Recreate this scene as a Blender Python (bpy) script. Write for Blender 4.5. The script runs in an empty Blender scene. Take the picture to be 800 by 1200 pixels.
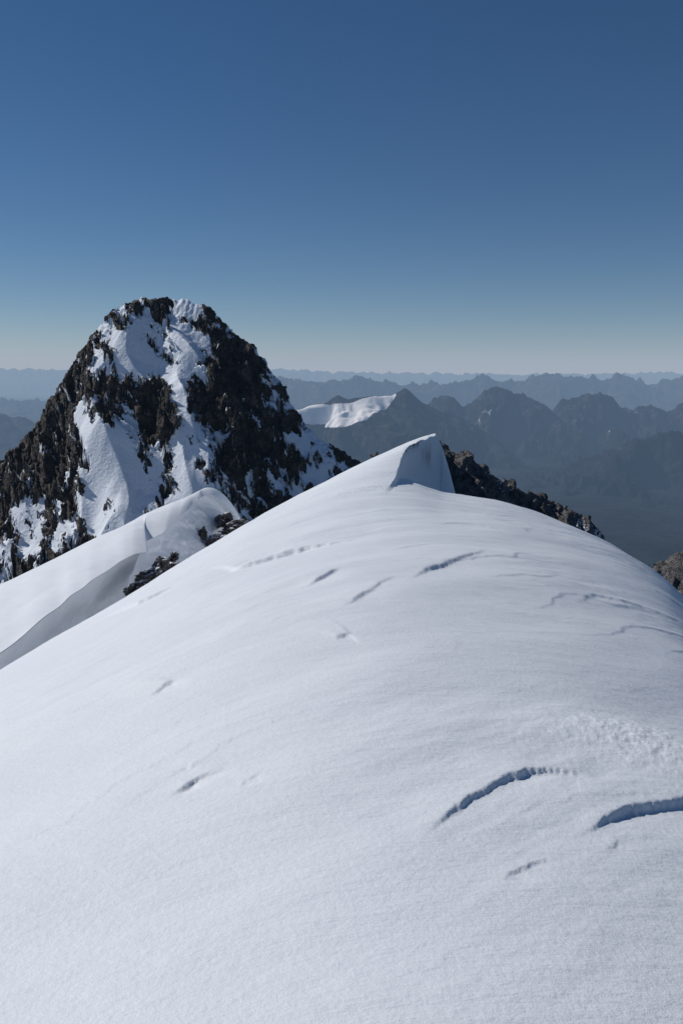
import bpy, math, numpy as np
from mathutils import Vector
scene=bpy.context.scene
F=933.3; P=math.radians(9.9); cP=math.cos(P); sP=math.sin(P)

# ---------------- design helpers ----------------
def ray(u,v):
    u=np.asarray(u,float); v=np.asarray(v,float)
    x=(u-400)/F; yc=(600-v)/F
    return x, cP+yc*sP, yc*cP-sP
def at_y(u,v,Y):
    x,y,z=ray(u,v); s=Y/y
    return x*s, z*s
def pchip(x,xp,yp):
    xp=np.asarray(xp,float); yp=np.asarray(yp,float)
    h=np.diff(xp); d=np.diff(yp)/h; m=np.zeros_like(yp)
    m[0]=d[0]; m[-1]=d[-1]
    for i in range(1,len(xp)-1):
        m[i]=0 if d[i-1]*d[i]<=0 else 2*d[i-1]*d[i]/(d[i-1]+d[i])
    x=np.clip(x,xp[0],xp[-1]); i=np.clip(np.searchsorted(xp,x)-1,0,len(xp)-2)
    t=(x-xp[i])/h[i]; t2=t*t; t3=t2*t
    return (2*t3-3*t2+1)*yp[i]+(t3-2*t2+t)*h[i]*m[i]+(-2*t3+3*t2)*yp[i+1]+(t3-t2)*h[i]*m[i+1]
def _h(ix,iy,seed):
    n=(ix.astype(np.int64)*374761393+iy.astype(np.int64)*668265263+seed*1442695041)&0xffffffff
    n=((n^(n>>13))*1274126177)&0xffffffff
    n=((n^(n>>15))*2246822519)&0xffffffff
    return (n^(n>>16))&0xffff
def perlin(x,y,seed=0):
    x,y=np.broadcast_arrays(np.asarray(x,float),np.asarray(y,float))
    ix=np.floor(x); iy=np.floor(y); fx=x-ix; fy=y-iy
    def g(a,b):
        an=_h(ix+a,iy+b,seed)*(2*math.pi/65536)
        return np.cos(an)*(fx-a)+np.sin(an)*(fy-b)
    sx=fx*fx*fx*(fx*(fx*6-15)+10); sy=fy*fy*fy*(fy*(fy*6-15)+10)
    a=g(0,0)*(1-sx)+g(1,0)*sx; b=g(0,1)*(1-sx)+g(1,1)*sx
    return (a*(1-sy)+b*sy)*1.5
def fbm(x,y,o=5,seed=0,gain=.5):
    r=0;a=1
    for i in range(o):
        r=r+a*perlin(x*2**i+i*.37,y*2**i+i*.71,seed+i*17); a*=gain
    return r
def ridged(x,y,o=5,seed=0,gain=.5):
    r=0;a=1;n=0
    for i in range(o):
        r=r+a*(1-np.abs(perlin(x*2**i+i*.37,y*2**i+i*.71,seed+i*17))*2); n+=a; a*=gain
    return r/n
def sstep(a,b,x):
    t=np.clip((x-a)/(b-a),0,1); return t*t*(3-2*t)

def grid_mesh(name,X,Y,Z,mat,attrs=None,smooth=True,flip=False,parent=None):
    nr,nc=X.shape; n=nr*nc
    me=bpy.data.meshes.new(name)
    me.vertices.add(n)
    co=np.stack([X,Y,Z],-1).reshape(-1).astype(np.float32)
    me.vertices.foreach_set('co',co)
    idx=np.arange(n).reshape(nr,nc)
    a=idx[:-1,:-1];b=idx[:-1,1:];c=idx[1:,1:];d=idx[1:,:-1]
    q=np.stack([a,b,c,d] if not flip else [a,d,c,b],-1).reshape(-1)
    m=q.size//4
    me.loops.add(q.size); me.loops.foreach_set('vertex_index',q.astype(np.int32))
    me.polygons.add(m)
    me.polygons.foreach_set('loop_start',np.arange(0,q.size,4,dtype=np.int32))
    me.polygons.foreach_set('use_smooth',np.full(m,smooth))
    me.update(calc_edges=True)
    for k,v in (attrs or {}).items():
        at=me.attributes.new(k,'FLOAT','POINT'); at.data.foreach_set('value',v.reshape(-1).astype(np.float32))
    me.materials.append(mat)
    ob=bpy.data.objects.new(name,me); scene.collection.objects.link(ob)
    if parent: ob.parent=parent
    return ob

# ---------------- materials ----------------
def newmat(name):
    m=bpy.data.materials.new(name); m.use_nodes=True; nt=m.node_tree
    return m,nt,nt.nodes['Principled BSDF']
def N(nt,t,**k):
    n=nt.nodes.new(t)
    for a,b in k.items(): setattr(n,a,b)
    return n
def noise(nt,vec,scale,detail=6,rough=.55):
    n=N(nt,'ShaderNodeTexNoise'); n.inputs['Scale'].default_value=scale
    n.inputs['Detail'].default_value=detail; n.inputs['Roughness'].default_value=rough
    nt.links.new(vec,n.inputs['Vector']); return n.outputs['Fac']
def ramp(nt,fac,stops):
    r=N(nt,'ShaderNodeValToRGB'); e=r.color_ramp.elements
    while len(e)<len(stops): e.new(.5)
    for i,(p,c) in enumerate(stops):
        e[i].position=p; e[i].color=(*c,1)
    nt.links.new(fac,r.inputs[0]); return r.outputs[0]
def bump(nt,h,dist,strength=1,prev=None):
    b=N(nt,'ShaderNodeBump'); b.inputs['Distance'].default_value=dist; b.inputs['Strength'].default_value=strength
    nt.links.new(h,b.inputs['Height'])
    if prev: nt.links.new(prev,b.inputs['Normal'])
    return b.outputs[0]
def mixc(nt,f,a,b):
    m=N(nt,'ShaderNodeMix',data_type='RGBA')
    nt.links.new(f,m.inputs[0]); nt.links.new(a,m.inputs[6]); nt.links.new(b,m.inputs[7]); return m.outputs[2]
def math_(nt,op,a,b):
    m=N(nt,'ShaderNodeMath',operation=op)
    for i,v in enumerate((a,b)):
        if isinstance(v,(int,float)): m.inputs[i].default_value=v
        else: nt.links.new(v,m.inputs[i])
    return m.outputs[0]

def snow_mat():
    m,nt,b=newmat('snow'); pos=N(nt,'ShaderNodeNewGeometry').outputs['Position']
    mp=N(nt,'ShaderNodeMapping'); nt.links.new(pos,mp.inputs[0])
    mp.inputs['Rotation'].default_value=(0,0,math.radians(-38)); mp.inputs['Scale'].default_value=(.42,1.5,1)
    n1=noise(nt,mp.outputs[0],1.4,8,.64)
    n2=noise(nt,pos,38,4,.6); n3=noise(nt,pos,190,3,.6)
    nb=bump(nt,n1,.045,.9); nb=bump(nt,n2,.0045,.75,nb); nb=bump(nt,n3,.0016,.65,nb)
    nt.links.new(nb,b.inputs['Normal'])
    nt.links.new(ramp(nt,noise(nt,pos,.7,5,.6),[(.3,(.70,.74,.79)),(.7,(.76,.79,.83))]),b.inputs['Base Color'])
    b.inputs['Roughness'].default_value=.5; b.inputs['Specular IOR Level'].default_value=.3
    return m
SNOW=snow_mat()

def alpine_mat(name,sc,rock,bd):
    m,nt,b=newmat(name); pos=N(nt,'ShaderNodeNewGeometry').outputs['Position']
    a=N(nt,'ShaderNodeAttribute'); a.attribute_name='snow'
    nf=noise(nt,pos,sc*2.2,6,.7)
    f=math_(nt,'ADD',a.outputs['Fac'],math_(nt,'MULTIPLY',math_(nt,'SUBTRACT',nf,.5),1.15))
    mr=N(nt,'ShaderNodeMapRange',interpolation_type='SMOOTHSTEP'); mr.inputs[1].default_value=.46; mr.inputs[2].default_value=.55
    nt.links.new(f,mr.inputs[0])
    rc=ramp(nt,noise(nt,pos,sc*.35,8,.72),rock)
    sn=N(nt,'ShaderNodeRGB'); sn.outputs[0].default_value=(.74,.79,.86,1)
    nt.links.new(mixc(nt,mr.outputs[0],rc,sn.outputs[0]),b.inputs['Base Color'])
    mu=N(nt,'ShaderNodeTexVoronoi',feature='F1'); mu.inputs['Scale'].default_value=sc*1.2
    mu.inputs['Detail'].default_value=3
    nt.links.new(pos,mu.inputs['Vector'])
    inv=math_(nt,'SUBTRACT',1.0,mr.outputs[0])
    h=math_(nt,'MULTIPLY',math_(nt,'ADD',mu.outputs['Distance'],noise(nt,pos,sc,8,.7)),math_(nt,'ADD',inv,.12))
    nt.links.new(bump(nt,h,bd,1),b.inputs['Normal'])
    b.inputs['Roughness'].default_value=.8; b.inputs['Specular IOR Level'].default_value=.3
    return m
PEAKM=alpine_mat('rock_and_snow',.35,[(.3,(.017,.017,.018)),(.48,(.040,.036,.033)),(.60,(.13,.105,.085)),(.72,(.05,.046,.045))],1.7)
RIDGEM=alpine_mat('ridge_rock',1.0,[(.3,(.05,.05,.054)),(.5,(.13,.125,.125)),(.7,(.25,.24,.235))],.5)

def range_mat(name,low,high):
    m,nt,b=newmat(name); pos=N(nt,'ShaderNodeNewGeometry').outputs['Position']
    s=N(nt,'ShaderNodeSeparateXYZ'); nt.links.new(pos,s.inputs[0])
    al=N(nt,'ShaderNodeMapRange'); al.inputs[1].default_value=-1500; al.inputs[2].default_value=-800
    nt.links.new(math_(nt,'ADD',s.outputs[2],math_(nt,'MULTIPLY',noise(nt,pos,.002,6,.7),500)),al.inputs[0])
    lo=ramp(nt,noise(nt,pos,.0012,9,.78),[(.42,low),(.60,tuple(c*3.6 for c in low))])
    hi=ramp(nt,noise(nt,pos,.004,9,.8),[(.40,tuple(c*.25 for c in high)),(.52,tuple(c*.8 for c in high)),(.63,tuple(c*3.2 for c in high))])
    base=mixc(nt,al.outputs[0],lo,hi)
    a=N(nt,'ShaderNodeAttribute'); a.attribute_name='snow'
    f=math_(nt,'ADD',a.outputs['Fac'],math_(nt,'MULTIPLY',math_(nt,'SUBTRACT',noise(nt,pos,.006,6,.7),.5),1.1))
    mr=N(nt,'ShaderNodeMapRange',interpolation_type='SMOOTHSTEP'); mr.inputs[1].default_value=.45; mr.inputs[2].default_value=.55
    nt.links.new(f,mr.inputs[0])
    sn=N(nt,'ShaderNodeRGB'); sn.outputs[0].default_value=(.76,.79,.84,1)
    nt.links.new(mixc(nt,mr.outputs[0],base,sn.outputs[0]),b.inputs['Base Color'])
    inv=math_(nt,'SUBTRACT',1.03,mr.outputs[0])
    nt.links.new(bump(nt,math_(nt,'MULTIPLY',noise(nt,pos,.003,9,.78),inv),420,1),b.inputs['Normal'])
    b.inputs['Roughness'].default_value=.95; b.inputs['Specular IOR Level'].default_value=.1
    return m
RANGEM=range_mat('alpine_slopes',(.011,.014,.015),(.042,.041,.042))

# ---------------- foreground snow ridge ----------------
H0=1.65; A0=3.0; EX=1.55; K=H0*EX/(EX-1)
def azslope(pts):
    u=np.array([p[0] for p in pts],float); v=np.array([p[1] for p in pts],float)
    x,y,z=ray(u,v); return np.arctan2(x,y), -z/np.hypot(x,y)
LEFT=[(-50,812),(0,785),(60,751),(120,716),(200,668),(250,638),(300,608),(350,581),(400,555)]
L=LEFT+[(440,536),(473,521),(490,514),(503,510),(510,508.5),(513,514),(518,525),(524,541),(531,561),(539,580)]
R_=LEFT+[(430,546),(455,554),(473,560),(490,566),(505,572),(520,577),(541,581)]
RIGHT=[(580,588),(620,599),(660,613),(700,631),(730,647),(760,667),(780,683),(800,702),(850,752)]
L=L+RIGHT; R_=R_+RIGHT
def prep(pts):
    a,s=azslope(pts)
    a=np.concatenate([[-math.pi,-.9],a,[.9,math.pi]]); s=np.concatenate([[.3,.38],s,[.38,.3]])
    return a,s
aL,sL=prep(L); aR,sR=prep(R_)
lipu=[(400,12),(450,18),(464,23),(468,27),(471,31),(476,36),(485,42),(497,49),(507,54),(520,56),(530,57),(545,58)]
lx,ly,_=ray([p[0] for p in lipu],540+0*np.array([p[0] for p in lipu]))
alip=np.arctan2(lx,ly); rlip=np.array([p[1] for p in lipu],float)
ga=np.linspace(-math.pi,math.pi,3601); gs=(pchip(ga,aL,sL)+pchip(ga,aR,sR))/2
kx=np.arange(-200,201); kk=np.exp(-(kx/60.)**2/2); kk/=kk.sum()
gs=np.convolve(np.pad(gs,200,mode='edge'),kk,'valid')
def zfg(az,r,full=False):
    RL=K/pchip(az,aL,sL); RR=K/pchip(az,aR,sR); RN=K/np.interp(az,ga,gs)
    zn=-H0-A0*(r/RN)**EX
    def bl(R):
        t=sstep(.22,.72,r/R); return zn*(1-t)+t*(-H0-A0*(r/R)**EX)
    zl=bl(RL); zr=bl(RR)
    rl=pchip(az,alip,rlip); rl=rl*(1+.010*perlin(az*70,0*az,5)+.003*perlin(az*200,0*az,6))
    w=np.interp(rl,[10,20,28,60],[5,2.4,.8,.8])
    s=np.clip((r-(rl-w))/w,0,1)
    dr=r-rl; strong=sstep(24,34,rl)*np.clip((zl-zr)/3.5,0,1)
    scoop=-.8*np.exp(-((dr+w+.6)/1.0)**2)*strong*sstep(44,52,rl)
    z=zr+(zl-zr)*(.2*sstep(0,1,s)+.8*s**2.0)+scoop
    if full:
        sh=-1.5*np.exp(-(np.where(dr<0,dr/.35,dr/2.2))**2)*strong
        return z,sh
    return z
def ground_pt(u,v):
    x,y,z=[float(t) for t in ray(u,v)]
    hz=math.hypot(x,y); az=math.atan2(x,y)
    rs=np.geomspace(1,70,4000); g=zfg(np.full_like(rs,az),rs)-rs*z/hz
    i=int(np.argmax(g>0)); r=rs[i] if g[i]>0 else 60
    return r*math.sin(az), r*math.cos(az)

az=np.concatenate([np.linspace(-math.pi,-.52,60)[:-1],np.linspace(-.52,-.04,430)[:-1],np.linspace(-.04,.17,340)[:-1],np.linspace(.17,.52,350)[:-1],np.linspace(.52,math.pi,60)])
rr=np.concatenate([[.01],np.geomspace(.3,2,30)[:-1],np.geomspace(2,16,560)[:-1],np.geomspace(16,28,100)[:-1],np.linspace(28,62,250)[:-1],np.geomspace(62,300,25)])
AZ,RR=np.meshgrid(az,rr,indexing='ij')
Z,SH=zfg(AZ,RR,True); X=RR*np.sin(AZ); Y=RR*np.cos(AZ)
wd=math.radians(38); xa=X*math.cos(wd)+Y*math.sin(wd); ya=-X*math.sin(wd)+Y*math.cos(wd)
fade=sstep(.3,2,RR)
patch=sstep(-.15,.45,perlin(X*.30,Y*.30,77))
Z+=fade*(.06*fbm(xa*.16,ya*.4,3,3)+.012*fbm(xa*.7,ya*2.4,4,9)*(.25+patch))
# crisp wind-cut edges following the wind, in patches
q=ya*1.3+.9*fbm(xa*.22,ya*.35,3,140)+.05*fbm(X*3,Y*3,3,150); fr=q-np.floor(q)
Z+=.011*(sstep(0,.07,fr)*(1-fr)**2)*sstep(.06,.4,perlin(xa*.35,ya*.6,141))*sstep(4,8,RR)*np.clip(RR/8,0,1.6)
q=ya*4.0+1.2*fbm(xa*.5,ya*.8,3,160)+.10*fbm(X*9,Y*9,3,170); fr=q-np.floor(q)
Z+=.0032*(sstep(0,.10,fr)*(1-fr)**2)*sstep(.15,.45,perlin(xa*.8,ya*1.3,161))*sstep(2,3.5,RR)*sstep(14,9,RR)
LED=[([(240,667),(280,664),(320,651),(370,638),(424,630)],.044,.034,.5),
([(112,729),(160,712),(217,684)],.028,.024,.4),
([(360,692),(380,678),(402,667)],.020,.020,.3),
([(395,719),(420,705),(445,690),(470,674)],.012,.015,.3),
([(485,684),(510,668),(540,656),(580,645)],.020,.020,.4),
([(385,752),(400,746),(412,744)],.010,.012,.3),
([(190,934),(215,917),(240,903),(274,889)],.008,.015,.10),
([(215,893),(236,894)],.004,.006,.08),
([(275,915),(310,898)],.003,.005,.10),
([(168,822),(190,808),(205,800)],.012,.013,.2),
([(490,972),(525,948),(560,924),(600,905),(635,898),(668,901),(708,914)],.022,.014,.24),
([(672,978),(700,964),(725,950),(765,944),(810,938),(900,925),(1000,930)],.022,.019,.3),
([(580,1027),(608,1013),(650,996)],.004,.007,.1),
([(670,706),(705,699),(740,707),(780,718)],.014,.014,.4),
([(708,996),(734,983)],.003,.005,.07)]
for li,(pl,A,B,w) in enumerate(LED):
    g=np.array([ground_pt(u,v) for u,v in pl])
    t=np.arange(len(g)); tt=np.linspace(0,len(g)-1,24)
    gx=pchip(tt,t,g[:,0]); gy=pchip(tt,t,g[:,1]); 
    mrg=w*4
    sel=(X>gx.min()-mrg)&(X<gx.max()+mrg)&(Y>gy.min()-mrg)&(Y<gy.max()+mrg)
    px=X[sel];py=Y[sel]; pr=RR[sel]
    s=np.hypot(gx.mean(),gy.mean())/3.5
    f1=1/s
    jx=perlin(px*5*f1,py*5*f1,li)*.012*s+perlin(px*1.6*f1,py*1.6*f1,li+50)*.03*s
    jy=perlin(px*5*f1+50,py*5*f1,li+3)*.014*s+perlin(px*16*f1,py*16*f1,li+3)*.012*s+perlin(px*34*f1,py*34*f1,li+6)*.009*s
    qx=px+jx;qy=py+jy
    best=np.full(px.shape,1e9); sg=np.ones(px.shape); tp=np.zeros(px.shape)
    for i in range(len(gx)-1):
        ax,ay,bx,by=gx[i],gy[i],gx[i+1],gy[i+1]; dx,dy=bx-ax,by-ay; l2=dx*dx+dy*dy
        tr=((qx-ax)*dx+(qy-ay)*dy)/l2; tc=np.clip(tr,0,1)
        d=np.hypot(qx-ax-tc*dx,qy-ay-tc*dy); side=np.sign(dx*(qy-ay)-dy*(qx-ax))
        far=np.sign(dx*(ay)-dy*(ax))
        upd=d<best; best=np.where(upd,d,best); sg=np.where(upd,side*far,sg); tp=np.where(upd,(i+tc)/(len(gx)-1),tp)
    end=sstep(0,1,np.clip(np.minimum(tp,1-tp)*2.6,0,1))
    end=np.where((tp<=0)|(tp>=1),0,end)*np.clip(.9+.4*perlin(tp*4,tp*0+li,li+9),0.4,1.3)
    d=best*sg
    hi=A*np.exp(-(np.clip(d,0,None)/w)**1.5); lo=-B*np.exp(-(np.clip(-d,0,None)/(w*.6))**1.5)
    tw=.0028*pr
    k=.5+.5*np.tanh(d/tw)
    Z[sel]+=end*(hi*k+lo*(1-k))
mx,my=ground_pt(785,880)
dd=np.exp(-(((X-mx)/.60)**2+((Y-my)/.36)**2))
Z+=.10*dd+np.clip(dd*1.3,0,1)*(.0035*fbm(X*26,Y*26,3,21)+.004*fbm(X*9,Y*9,2,25))
R2=RR+SH; X=R2*np.sin(AZ); Y=R2*np.cos(AZ)
ob_fg=grid_mesh('snow_ridge',X,Y,Z,SNOW)

# ---------------- neighbouring corniced snow ridge ----------------
st=[
(-180,765,75,-180,900,38),(-60,712,80,-60,812,44),(0,686,86,0,767,50),(60,657,92,60,719,58),(110,632,98,108,682,66),(150,613,103,148,655,74),(166,604,106,173,646,80),
(176,600,108,166,637,86),(200,591,112,190,624,92),(220,584,116,212,606,100),(234,578,120,228,590,108),(241,577,123,239,580,114)]
tt=np.arange(len(st)); ts=np.linspace(0,len(st)-1,520)
arr=np.array(st,float); C=[pchip(ts,tt,arr[:,i]) for i in range(6)]
def pt(u,v,d):
    x,y,z=ray(u,v); s=d/y; return np.stack([x*s,y*s,z*s],-1)
A=pt(C[0],C[1],C[2]); B=pt(C[3],C[4],C[5])
B[:,2]+=.15*perlin(ts*1.4,ts*0,4)
B[:,0]+=.25*perlin(ts*1.8,ts*0,8)
rows=[]
left=A+np.stack([-14+0*ts,10+0*ts,-16+0*ts],-1); left2=left+np.array([-30,20,-60])
def seg(a,b,n,f=None):
    for k in range(n):
        t=k/n; p=a*(1-t)+b*t
        if f is not None: p=p+f(t)
        rows.append(p)
seg(left2,left,12)
seg(left,A,25,lambda t:np.array([0,0,2.6*math.sin(math.pi*t)])*1.0)
seg(A,B,90,lambda t:np.array([0,0,.9*math.sin(math.pi*t)]))
wallh=np.interp(ts,[0,5,6.5,7,9,11],[18,14,8,5,5,4.2])[:,None]
far=sstep(6,7.5,ts)[:,None]
U1=B+np.array([-1.0,.6,-.35])
U2=B+np.concatenate([-2.8+2.6*far+0*wallh,1.5-1.4*far+0*wallh,-wallh*.35],1)
U3=B+np.concatenate([-2.2+4.3*far+0*wallh,.5-1.6*far+0*wallh,-wallh],1)
U4=U3+np.array([2,-2,-14]); U5=U4+np.array([10,-5,-50])
seg(B,U1,6); seg(U1,U2,16); seg(U2,U3,24); seg(U3,U4,24); seg(U4,U5,8); rows.append(U5)
G=np.stack(rows,0)
s_=sstep(134,150,np.arange(G.shape[0])[:,None])
G[...,2]+=.25*fbm(G[...,0]*.10,G[...,1]*.06,3,31)
G[...,0]+=.55*s_*fbm(G[...,1]*.22,G[...,2]*.35,4,12)
endp=G[:,-1:,:]+0
for k in range(1,14):
    e=G[:,-1,:]+np.array([.42*k,.8*k,-.05*k*k*1.2]); endp=np.concatenate([endp,e[:,None,:]],1)
G=np.concatenate([G,endp[:,1:]],1)
grid_mesh('corniced_snow_ridge',G[...,0],G[...,1],G[...,2],SNOW,flip=True)

import bmesh
from mathutils import noise as mn
def outcrop(name,blobs,mat,seed=0):
    bm=bmesh.new()
    for k,(u,v,d,sx,sy,sz) in enumerate(blobs):
        c=pt(np.array(u),np.array(v),d)
        r=bmesh.ops.create_icosphere(bm,subdivisions=5,radius=1)
        for vt in r['verts']:
            n=vt.co.normalized()
            q=n*1.3+Vector((k*3.1+seed,k*1.7,0))
            f=.85+.5*mn.noise(q*1.2)+.35*(1-2*abs(mn.noise(q*2.7)))-.2+.2*(abs(mn.noise(q*6)))+.10*mn.noise(q*14)
            cell=mn.cell_vector(q*3.0)
            f+= .16*(cell.x-.5)
            vt.co=Vector((c[0]+n.x*sx*f,c[1]+n.y*sy*f,c[2]+n.z*sz*f+.35*n.x*sx))
    me=bpy.data.meshes.new(name); bm.to_mesh(me); bm.free()
    z=np.zeros(len(me.vertices)*3); me.vertices.foreach_get('normal',z); nz=z.reshape(-1,3)[:,2]
    at=me.attributes.new('snow','FLOAT','POINT'); at.data.foreach_set('value',(np.clip(nz-.6,-.3,.35)*1.3+.25).astype(np.float32))
    me.materials.append(mat); ob=bpy.data.objects.new(name,me); scene.collection.objects.link(ob); return ob
outcrop('rock_outcrop',[(188,662,79,.9,1.2,.8),(174,674,77,1.3,1.5,.7),(204,653,83,.5,1,.5),(160,688,75,1.3,1.5,.6),(196,670,80,1.5,1.5,.8)],RIDGEM,1)
outcrop('rock_outcrop',[(237,628,106,.7,1,1.1),(262,610,112,1.2,1.5,1.0),(250,636,104,1.6,1.5,.9),(274,618,110,1.8,1.5,.9)],RIDGEM,9)

# ---------------- rocky ridges beyond the crest (right) ----------------
def heightridge(name,pts,D,xr,yr,res,k1,k2,mat,seed,amp,snowb):
    xs=np.arange(xr[0],xr[1],res); ys=np.arange(yr[0],yr[1],res)
    XX,YY=np.meshgrid(xs,ys,indexing='ij')
    px,pz=at_y([p[0] for p in pts],[p[1] for p in pts],D)
    S=np.interp(xs,px,pz)[:,None]
    yc=D+6*perlin(xs*.06,xs*0,seed)[:,None]
    S=S*yc/D
    d=YY-yc
    base=S-np.where(d<0,-d*k1,d*k2)
    rg=ridged(XX*.05,YY*.05,6,seed,.6); g2=ridged(XX*.22+YY*.1,YY*.12,5,seed+7,.6)
    g3=ridged(XX*.5,YY*.5,4,seed+8,.6)
    Zz=base+amp*(rg-.66)*np.clip(np.abs(d)/8,.35,1)+amp*.5*(g2-.5)+amp*.16*(g3-.5)
    XX=XX+amp*.25*fbm(YY*.3,Zz*.3,4,seed+2)
    sn=snowb+.25*fbm(XX*.1,YY*.1,4,seed+3)-.5*(g2-.6)
    return grid_mesh(name,XX,YY,Zz,mat,{'snow':sn})
heightridge('rocky_ridge',[(470,530),(510,523),(526,521),(535,523),(545,530),(560,543),(575,549),(590,556),(605,564),(622,575),(645,582),(660,590),(680,603),(700,619),(730,640),(760,660),(790,688),(900,760)],150,(5,95),(95,200),.26,.95,1.1,RIDGEM,41,7,.30)
heightridge('rocky_ridge',[(700,760),(740,700),(765,664),(780,653),(800,644),(850,620),(950,600)],330,(95,260),(230,430),.7,.7,1.0,RIDGEM,61,9,.05)

# ---------------- rocky peak ----------------
sil=[(-200,700),(-100,620),(-40,572),(0,545),(30,515),(45,497),(60,474),(75,450),(88,425),(98,408),(112,388),(125,376),(148,356),(160,354),(175,354),(190,351),(205,351),(235,357),(250,366),(262,376),(275,392),(285,403),(293,400),(302,412),(315,432),(330,452),(345,480),(360,502),(378,517),(400,530),(415,542),(450,565),(520,620)]
PD=600.
res=.52
xs=np.arange(-380,80,res); ys=np.arange(395,690,res)
XX,YY=np.meshgrid(xs,ys,indexing='ij')
x0=-127.
def ycf(x): return PD-.30*np.abs(x-x0)-6*perlin(x*.02,x*0,3)
cu=np.array([p[0] for p in sil],float); cv=np.array([p[1] for p in sil],float)
cx,_=at_y(cu,cv,PD)
for _ in range(6): cx,cz=at_y(cu,cv,ycf(cx))
yc=ycf(xs)[:,None]
Sr=np.interp(xs,cx,cz)
ks=np.exp(-(np.arange(-60,61)/22.)**2/2); ks/=ks.sum()
Ss=np.convolve(np.pad(Sr,60,mode='edge'),ks,'valid')
d=YY-yc; dn=np.abs(d)
fd=np.exp(-dn/14.)
S=(Sr[:,None]*fd+Ss[:,None]*(1-fd))+fd*(1.8*perlin(XX*.12,YY*.12,71)+1.4*perlin(XX*.35,YY*.35,72))
slope=np.where(d<0,1.12,1.3)
base=S-slope*(np.sqrt(dn*dn+9)-3)
amp=np.clip(dn/40,0,1)
lean=XX+.35*(YY-PD)
ribs=ridged(lean*.018+.5*perlin(XX*.01,YY*.01,4),YY*.009,2,13,.45)-.7
base=base+amp*24*ribs+amp*3*fbm(XX*.03,YY*.03,3,14)
rowsm=["99999648258899999","99998127176478999","99986015138748999","99975362179867899","99989997399976899","99962589379987148",
"98871027268994047","89981006247896446","87851016226765546","74762103213454568","53664212367888888","43465323578888888","66876555888888888","56877666888888888"]
M=np.array([[int(c) for c in r[:17]] for r in rowsm],float)/9
uu=400+F*XX/(YY*cP-base*sP); vv=600-F*(YY*sP+base*cP)/(YY*cP-base*sP)
uu=uu+13*fbm(XX*.06,YY*.06,4,90,.62); vv=vv+13*fbm(XX*.06,YY*.06,4,95,.62)
gu=np.clip((uu-12)/25,0,15.999); gv=np.clip((vv-362)/25,0,M.shape[0]-1.001)
iu=gu.astype(int); iv=gv.astype(int); fu=gu-iu; fv=gv-iv
m=(M[iv,iu]*(1-fu)+M[iv,iu+1]*fu)*(1-fv)+(M[iv+1,iu]*(1-fu)+M[iv+1,iu+1]*fu)*fv
al=XX*.8+base*.6
n1=fbm(al*.10,(base*.8-XX*.5)*.05,6,101,.72)
rock=(m-.51)*1.75+n1*.68
rmask=sstep(-.06,.16,rock)
crag=ridged(XX*.045+base*.02,base*.045,6,111,.62)
crag2=ridged(XX*.16+base*.08,base*.11,5,117,.6)
Zz=base+rmask*(2.0+np.clip(dn/12,.25,1)*(18*(crag-.62)+10*(crag2-.6)))+.5*fbm(XX*.06,YY*.06,3,6)
XX2=XX+rmask*3.0*fbm(YY*.1,base*.12,4,121); YY2=YY-rmask*4*fbm(XX*.1,base*.09,4,122)
gy=np.gradient(Zz,res,axis=1); flat=sstep(.85,.0,gy)*sstep(.15,.7,.5+fbm(XX*.03,YY*.03,3,131))
streak=sstep(.1,.5,fbm((XX*.7+base*.5)*.22,(base-XX*.3)*.05,4,135,.6))*.35
grid_mesh('rocky_mountain_peak',XX2,YY2,Zz,PEAKM,{'snow':.5-np.clip(rock*1.9,-2,.58)+flat*.5+streak})

# ---------------- distant ranges ----------------
VZ=-1850.
def mrange(name,pts,D,W,res,seed,spur=1.,jag=.02,snowf=None,snb=-.1,rough=.24,jf=9):
    px,pz=at_y([p[0] for p in pts],[p[1] for p in pts],D)
    xs=np.arange(px[0],px[-1],res); ys=np.arange(D-W*1.5,D+W*.6,res)
    XX,YY=np.meshgrid(xs,ys,indexing='ij')
    hgt=-VZ
    yc=D+ .10*W*perlin(xs/W*.9,xs*0,seed)[:,None]
    S=np.interp(xs,px,pz)[:,None]*yc/D
    d=YY-yc
    near=np.exp(-np.abs(d)/(W*.10))
    jg=3.0*(ridged(XX/W*jf,YY/W*jf*.6,6,seed+1,.64)-.62)
    jg=np.where(jg>0,jg*1.3,jg)
    S=S+hgt*jag*jg*near
    warp=.25*W*fbm(XX/W*.9,YY/W*.9,4,seed+5,.55)
    sp=ridged((XX+warp)/W*2.6,(YY-D+.5*warp)/W*.9+7,6,seed+2,.58)
    wf=W*(.52+spur*1.5*(sp-.55))
    a=np.clip(np.abs(d)/np.maximum(wf,W*.16),0,1.6)
    prof=np.where(a<1,(1-a)**1.35,0)
    Zz=(VZ-60)+(S-VZ+60)*prof
    rel=np.clip(np.abs(d)/W*8,0,1)*np.clip(prof*2.2+.12,0,1)
    Zz=Zz+rel*hgt*(rough*(ridged((XX+warp*.4)/W*5,YY/W*5,7,seed+9,.66)-.70))
    lim=S/yc*YY-hgt*.02*np.clip(np.abs(d)/W*4,0,1)
    Zz=np.where(d<0,np.minimum(Zz,lim),Zz)
    if snowf is None:
        sn=snb+.45*(Zz-VZ)/hgt-.2+.35*fbm(XX/W*6,YY/W*6,5,seed+4,.6)
    else: sn=snowf(XX,YY,Zz,seed)
    return grid_mesh(name,XX,YY,Zz,RANGEM,{'snow':sn},smooth=True)
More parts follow.
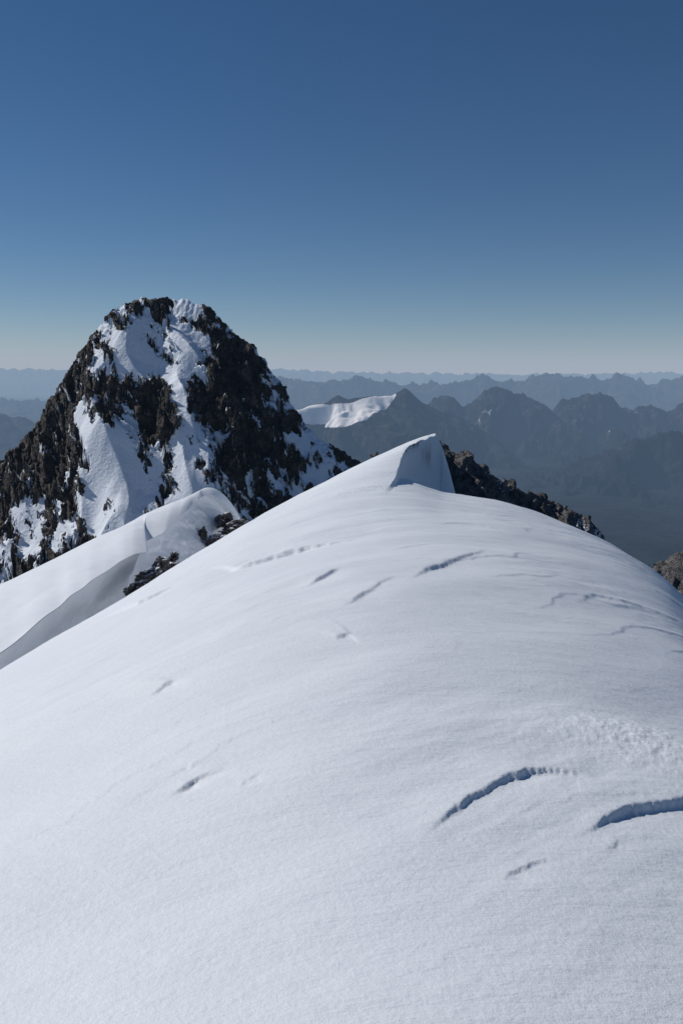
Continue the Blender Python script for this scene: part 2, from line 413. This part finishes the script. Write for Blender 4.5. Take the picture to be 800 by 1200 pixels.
def glac(XX,YY,Zz,seed):
    u=400+F*XX/(YY*cP-Zz*sP); v=600-F*(YY*sP+Zz*cP)/(YY*cP-Zz*sP)
    low=np.interp(u,[322,350,380,430,450,464],[496,500,501,493,480,463])
    top=np.interp(u,[335,385,396,410,425,462],[472,472,472,472,467,461])
    n=5*fbm(XX/900,YY/900,4,3,.5)
    g=np.minimum(sstep(-3,3,low-v+n),sstep(-2,2,v-top+n*.3))*sstep(322,335,u)*sstep(468,460,u)
    return g*1.05-.05+.10*fbm(XX/500,YY/500,4,8)
mrange('glaciated_mountain',[(180,560),(280,515),(330,483),(350,478),(372,473),(384,470),(396,462),(408,468),(418,465),(432,464),(450,464),(460,463),(467,459),(475,453),(483,460),(495,471),(512,479),(540,488),(580,510),(640,560)],16500,5200,34,201,.7,.004,glac,rough=.08)
mrange('mountain_range',[(420,510),(480,486),(498,474),(508,466),(518,463),(530,463),(540,470),(548,468),(560,458),(572,456),(582,453),(600,460),(612,460),(628,466),(640,474),(647,478),(655,470),(668,463),(690,457),(702,460),(716,466),(728,475),(742,480),(755,473),(770,477),(785,483),(800,473),(850,470),(950,480),(1100,470)],19500,6000,38,221,1.,.035,snb=.06,rough=.36)
mrange('mountain_range',[(480,640),(560,580),(620,556),(660,548),(700,530),(740,515),(770,506),(800,503),(860,495),(950,500),(1050,500)],14000,4200,32,241,1.,.02,snb=-.4,rough=.32)
mrange('mountain_range',[(-700,440),(-300,446),(-100,462),(0,466),(30,465),(60,470),(90,474),(180,470),(260,462),(300,448),(330,441),(350,444),(372,447),(400,443),(420,441),(450,446),(480,449),(520,447),(545,442),(562,439),(575,443),(600,446),(620,441),(645,436),(665,441),(680,439),(705,442),(725,438),(745,443),(770,447),(800,439),(850,440),(1000,445),(1300,440)],38000,9000,85,261,.9,.08,snb=-.06,rough=.32)
mrange('mountain_range',[(-900,440),(-200,434),(0,432),(40,431),(70,433),(100,435),(200,434),(300,433),(345,432),(380,435),(430,436),(480,436),(520,437),(600,438),(700,437),(800,436),(1500,436)],80000,14000,170,281,.8,.08,snb=-.2)
mrange('mountain_range',[(-500,470),(-100,478),(0,484),(25,487),(50,496),(100,515),(200,530),(300,540)],22000,6000,60,301,1.,.02,snb=-.4)

t=np.sinh(np.linspace(-5,5,420))/math.sinh(5)*160000
XX,YY=np.meshgrid(t,t,indexing='ij')
grid_mesh('valley_ground',XX,YY,VZ+120*fbm(XX/5000,YY/5000,5,400)+0*XX,RANGEM,{'snow':XX*0-1})

# ---------------- atmospheric haze: uniform absorbing box, its own glow standing in for scattered light ----------------
bpy.ops.mesh.primitive_cube_add(size=1,location=(0,0,-250)); hz=bpy.context.object; hz.name='glowing_haze'
hz.scale=(300000,300000,3700)
m=bpy.data.materials.new('haze_airglow'); m.use_nodes=True; nt=m.node_tree; nt.nodes.clear()
o=N(nt,'ShaderNodeOutputMaterial'); ab=N(nt,'ShaderNodeVolumeAbsorption'); em=N(nt,'ShaderNodeEmission'); ad=N(nt,'ShaderNodeAddShader')
dens=2.1e-5; col=(.46,.25,0.0); Linf=(.36,.415,.50)
ab.inputs['Color'].default_value=(*col,1); ab.inputs['Density'].default_value=dens
e=[dens*(1-c)*l for c,l in zip(col,Linf)]; mxe=max(e)
em.inputs['Color'].default_value=(e[0]/mxe,e[1]/mxe,e[2]/mxe,1); em.inputs['Strength'].default_value=mxe
nt.links.new(ab.outputs[0],ad.inputs[0]); nt.links.new(em.outputs[0],ad.inputs[1]); nt.links.new(ad.outputs[0],o.inputs['Volume'])
hz.data.materials.append(m)

# ---------------- light ----------------
EL=math.radians(40); AZs=math.radians(-65)
sd=Vector((math.sin(AZs)*math.cos(EL),math.cos(AZs)*math.cos(EL),math.sin(EL)))
sl=bpy.data.lights.new('sun','SUN'); sl.energy=3.6; sl.angle=math.radians(.5); sl.color=(1,.97,.93)
so=bpy.data.objects.new('sun',sl); so.rotation_euler=(-sd).to_track_quat('-Z','Y').to_euler(); scene.collection.objects.link(so)
w=bpy.data.worlds.new('World'); scene.world=w; w.use_nodes=True; nt=w.node_tree
bg=nt.nodes['Background']; sky=N(nt,'ShaderNodeTexSky',sky_type='NISHITA'); sky.sun_disc=False
sky.sun_elevation=EL; sky.sun_rotation=AZs; sky.altitude=3500; sky.air_density=1.1; sky.dust_density=.5; sky.ozone_density=2.4
hs=N(nt,'ShaderNodeHueSaturation'); hs.inputs['Saturation'].default_value=1.28; hs.inputs['Hue'].default_value=.503
nt.links.new(sky.outputs[0],hs.inputs['Color'])
nt.links.new(hs.outputs[0],bg.inputs[0]); bg.inputs[1].default_value=.050

cam=bpy.data.cameras.new('camera'); cam.sensor_fit='VERTICAL'; cam.sensor_height=36; cam.lens=28; cam.clip_start=.05; cam.clip_end=500000
co=bpy.data.objects.new('camera',cam); co.rotation_euler=(math.radians(90)-P,0,0); scene.collection.objects.link(co); scene.camera=co
scene.view_settings.view_transform='Standard'; scene.view_settings.look='None'; scene.view_settings.exposure=0
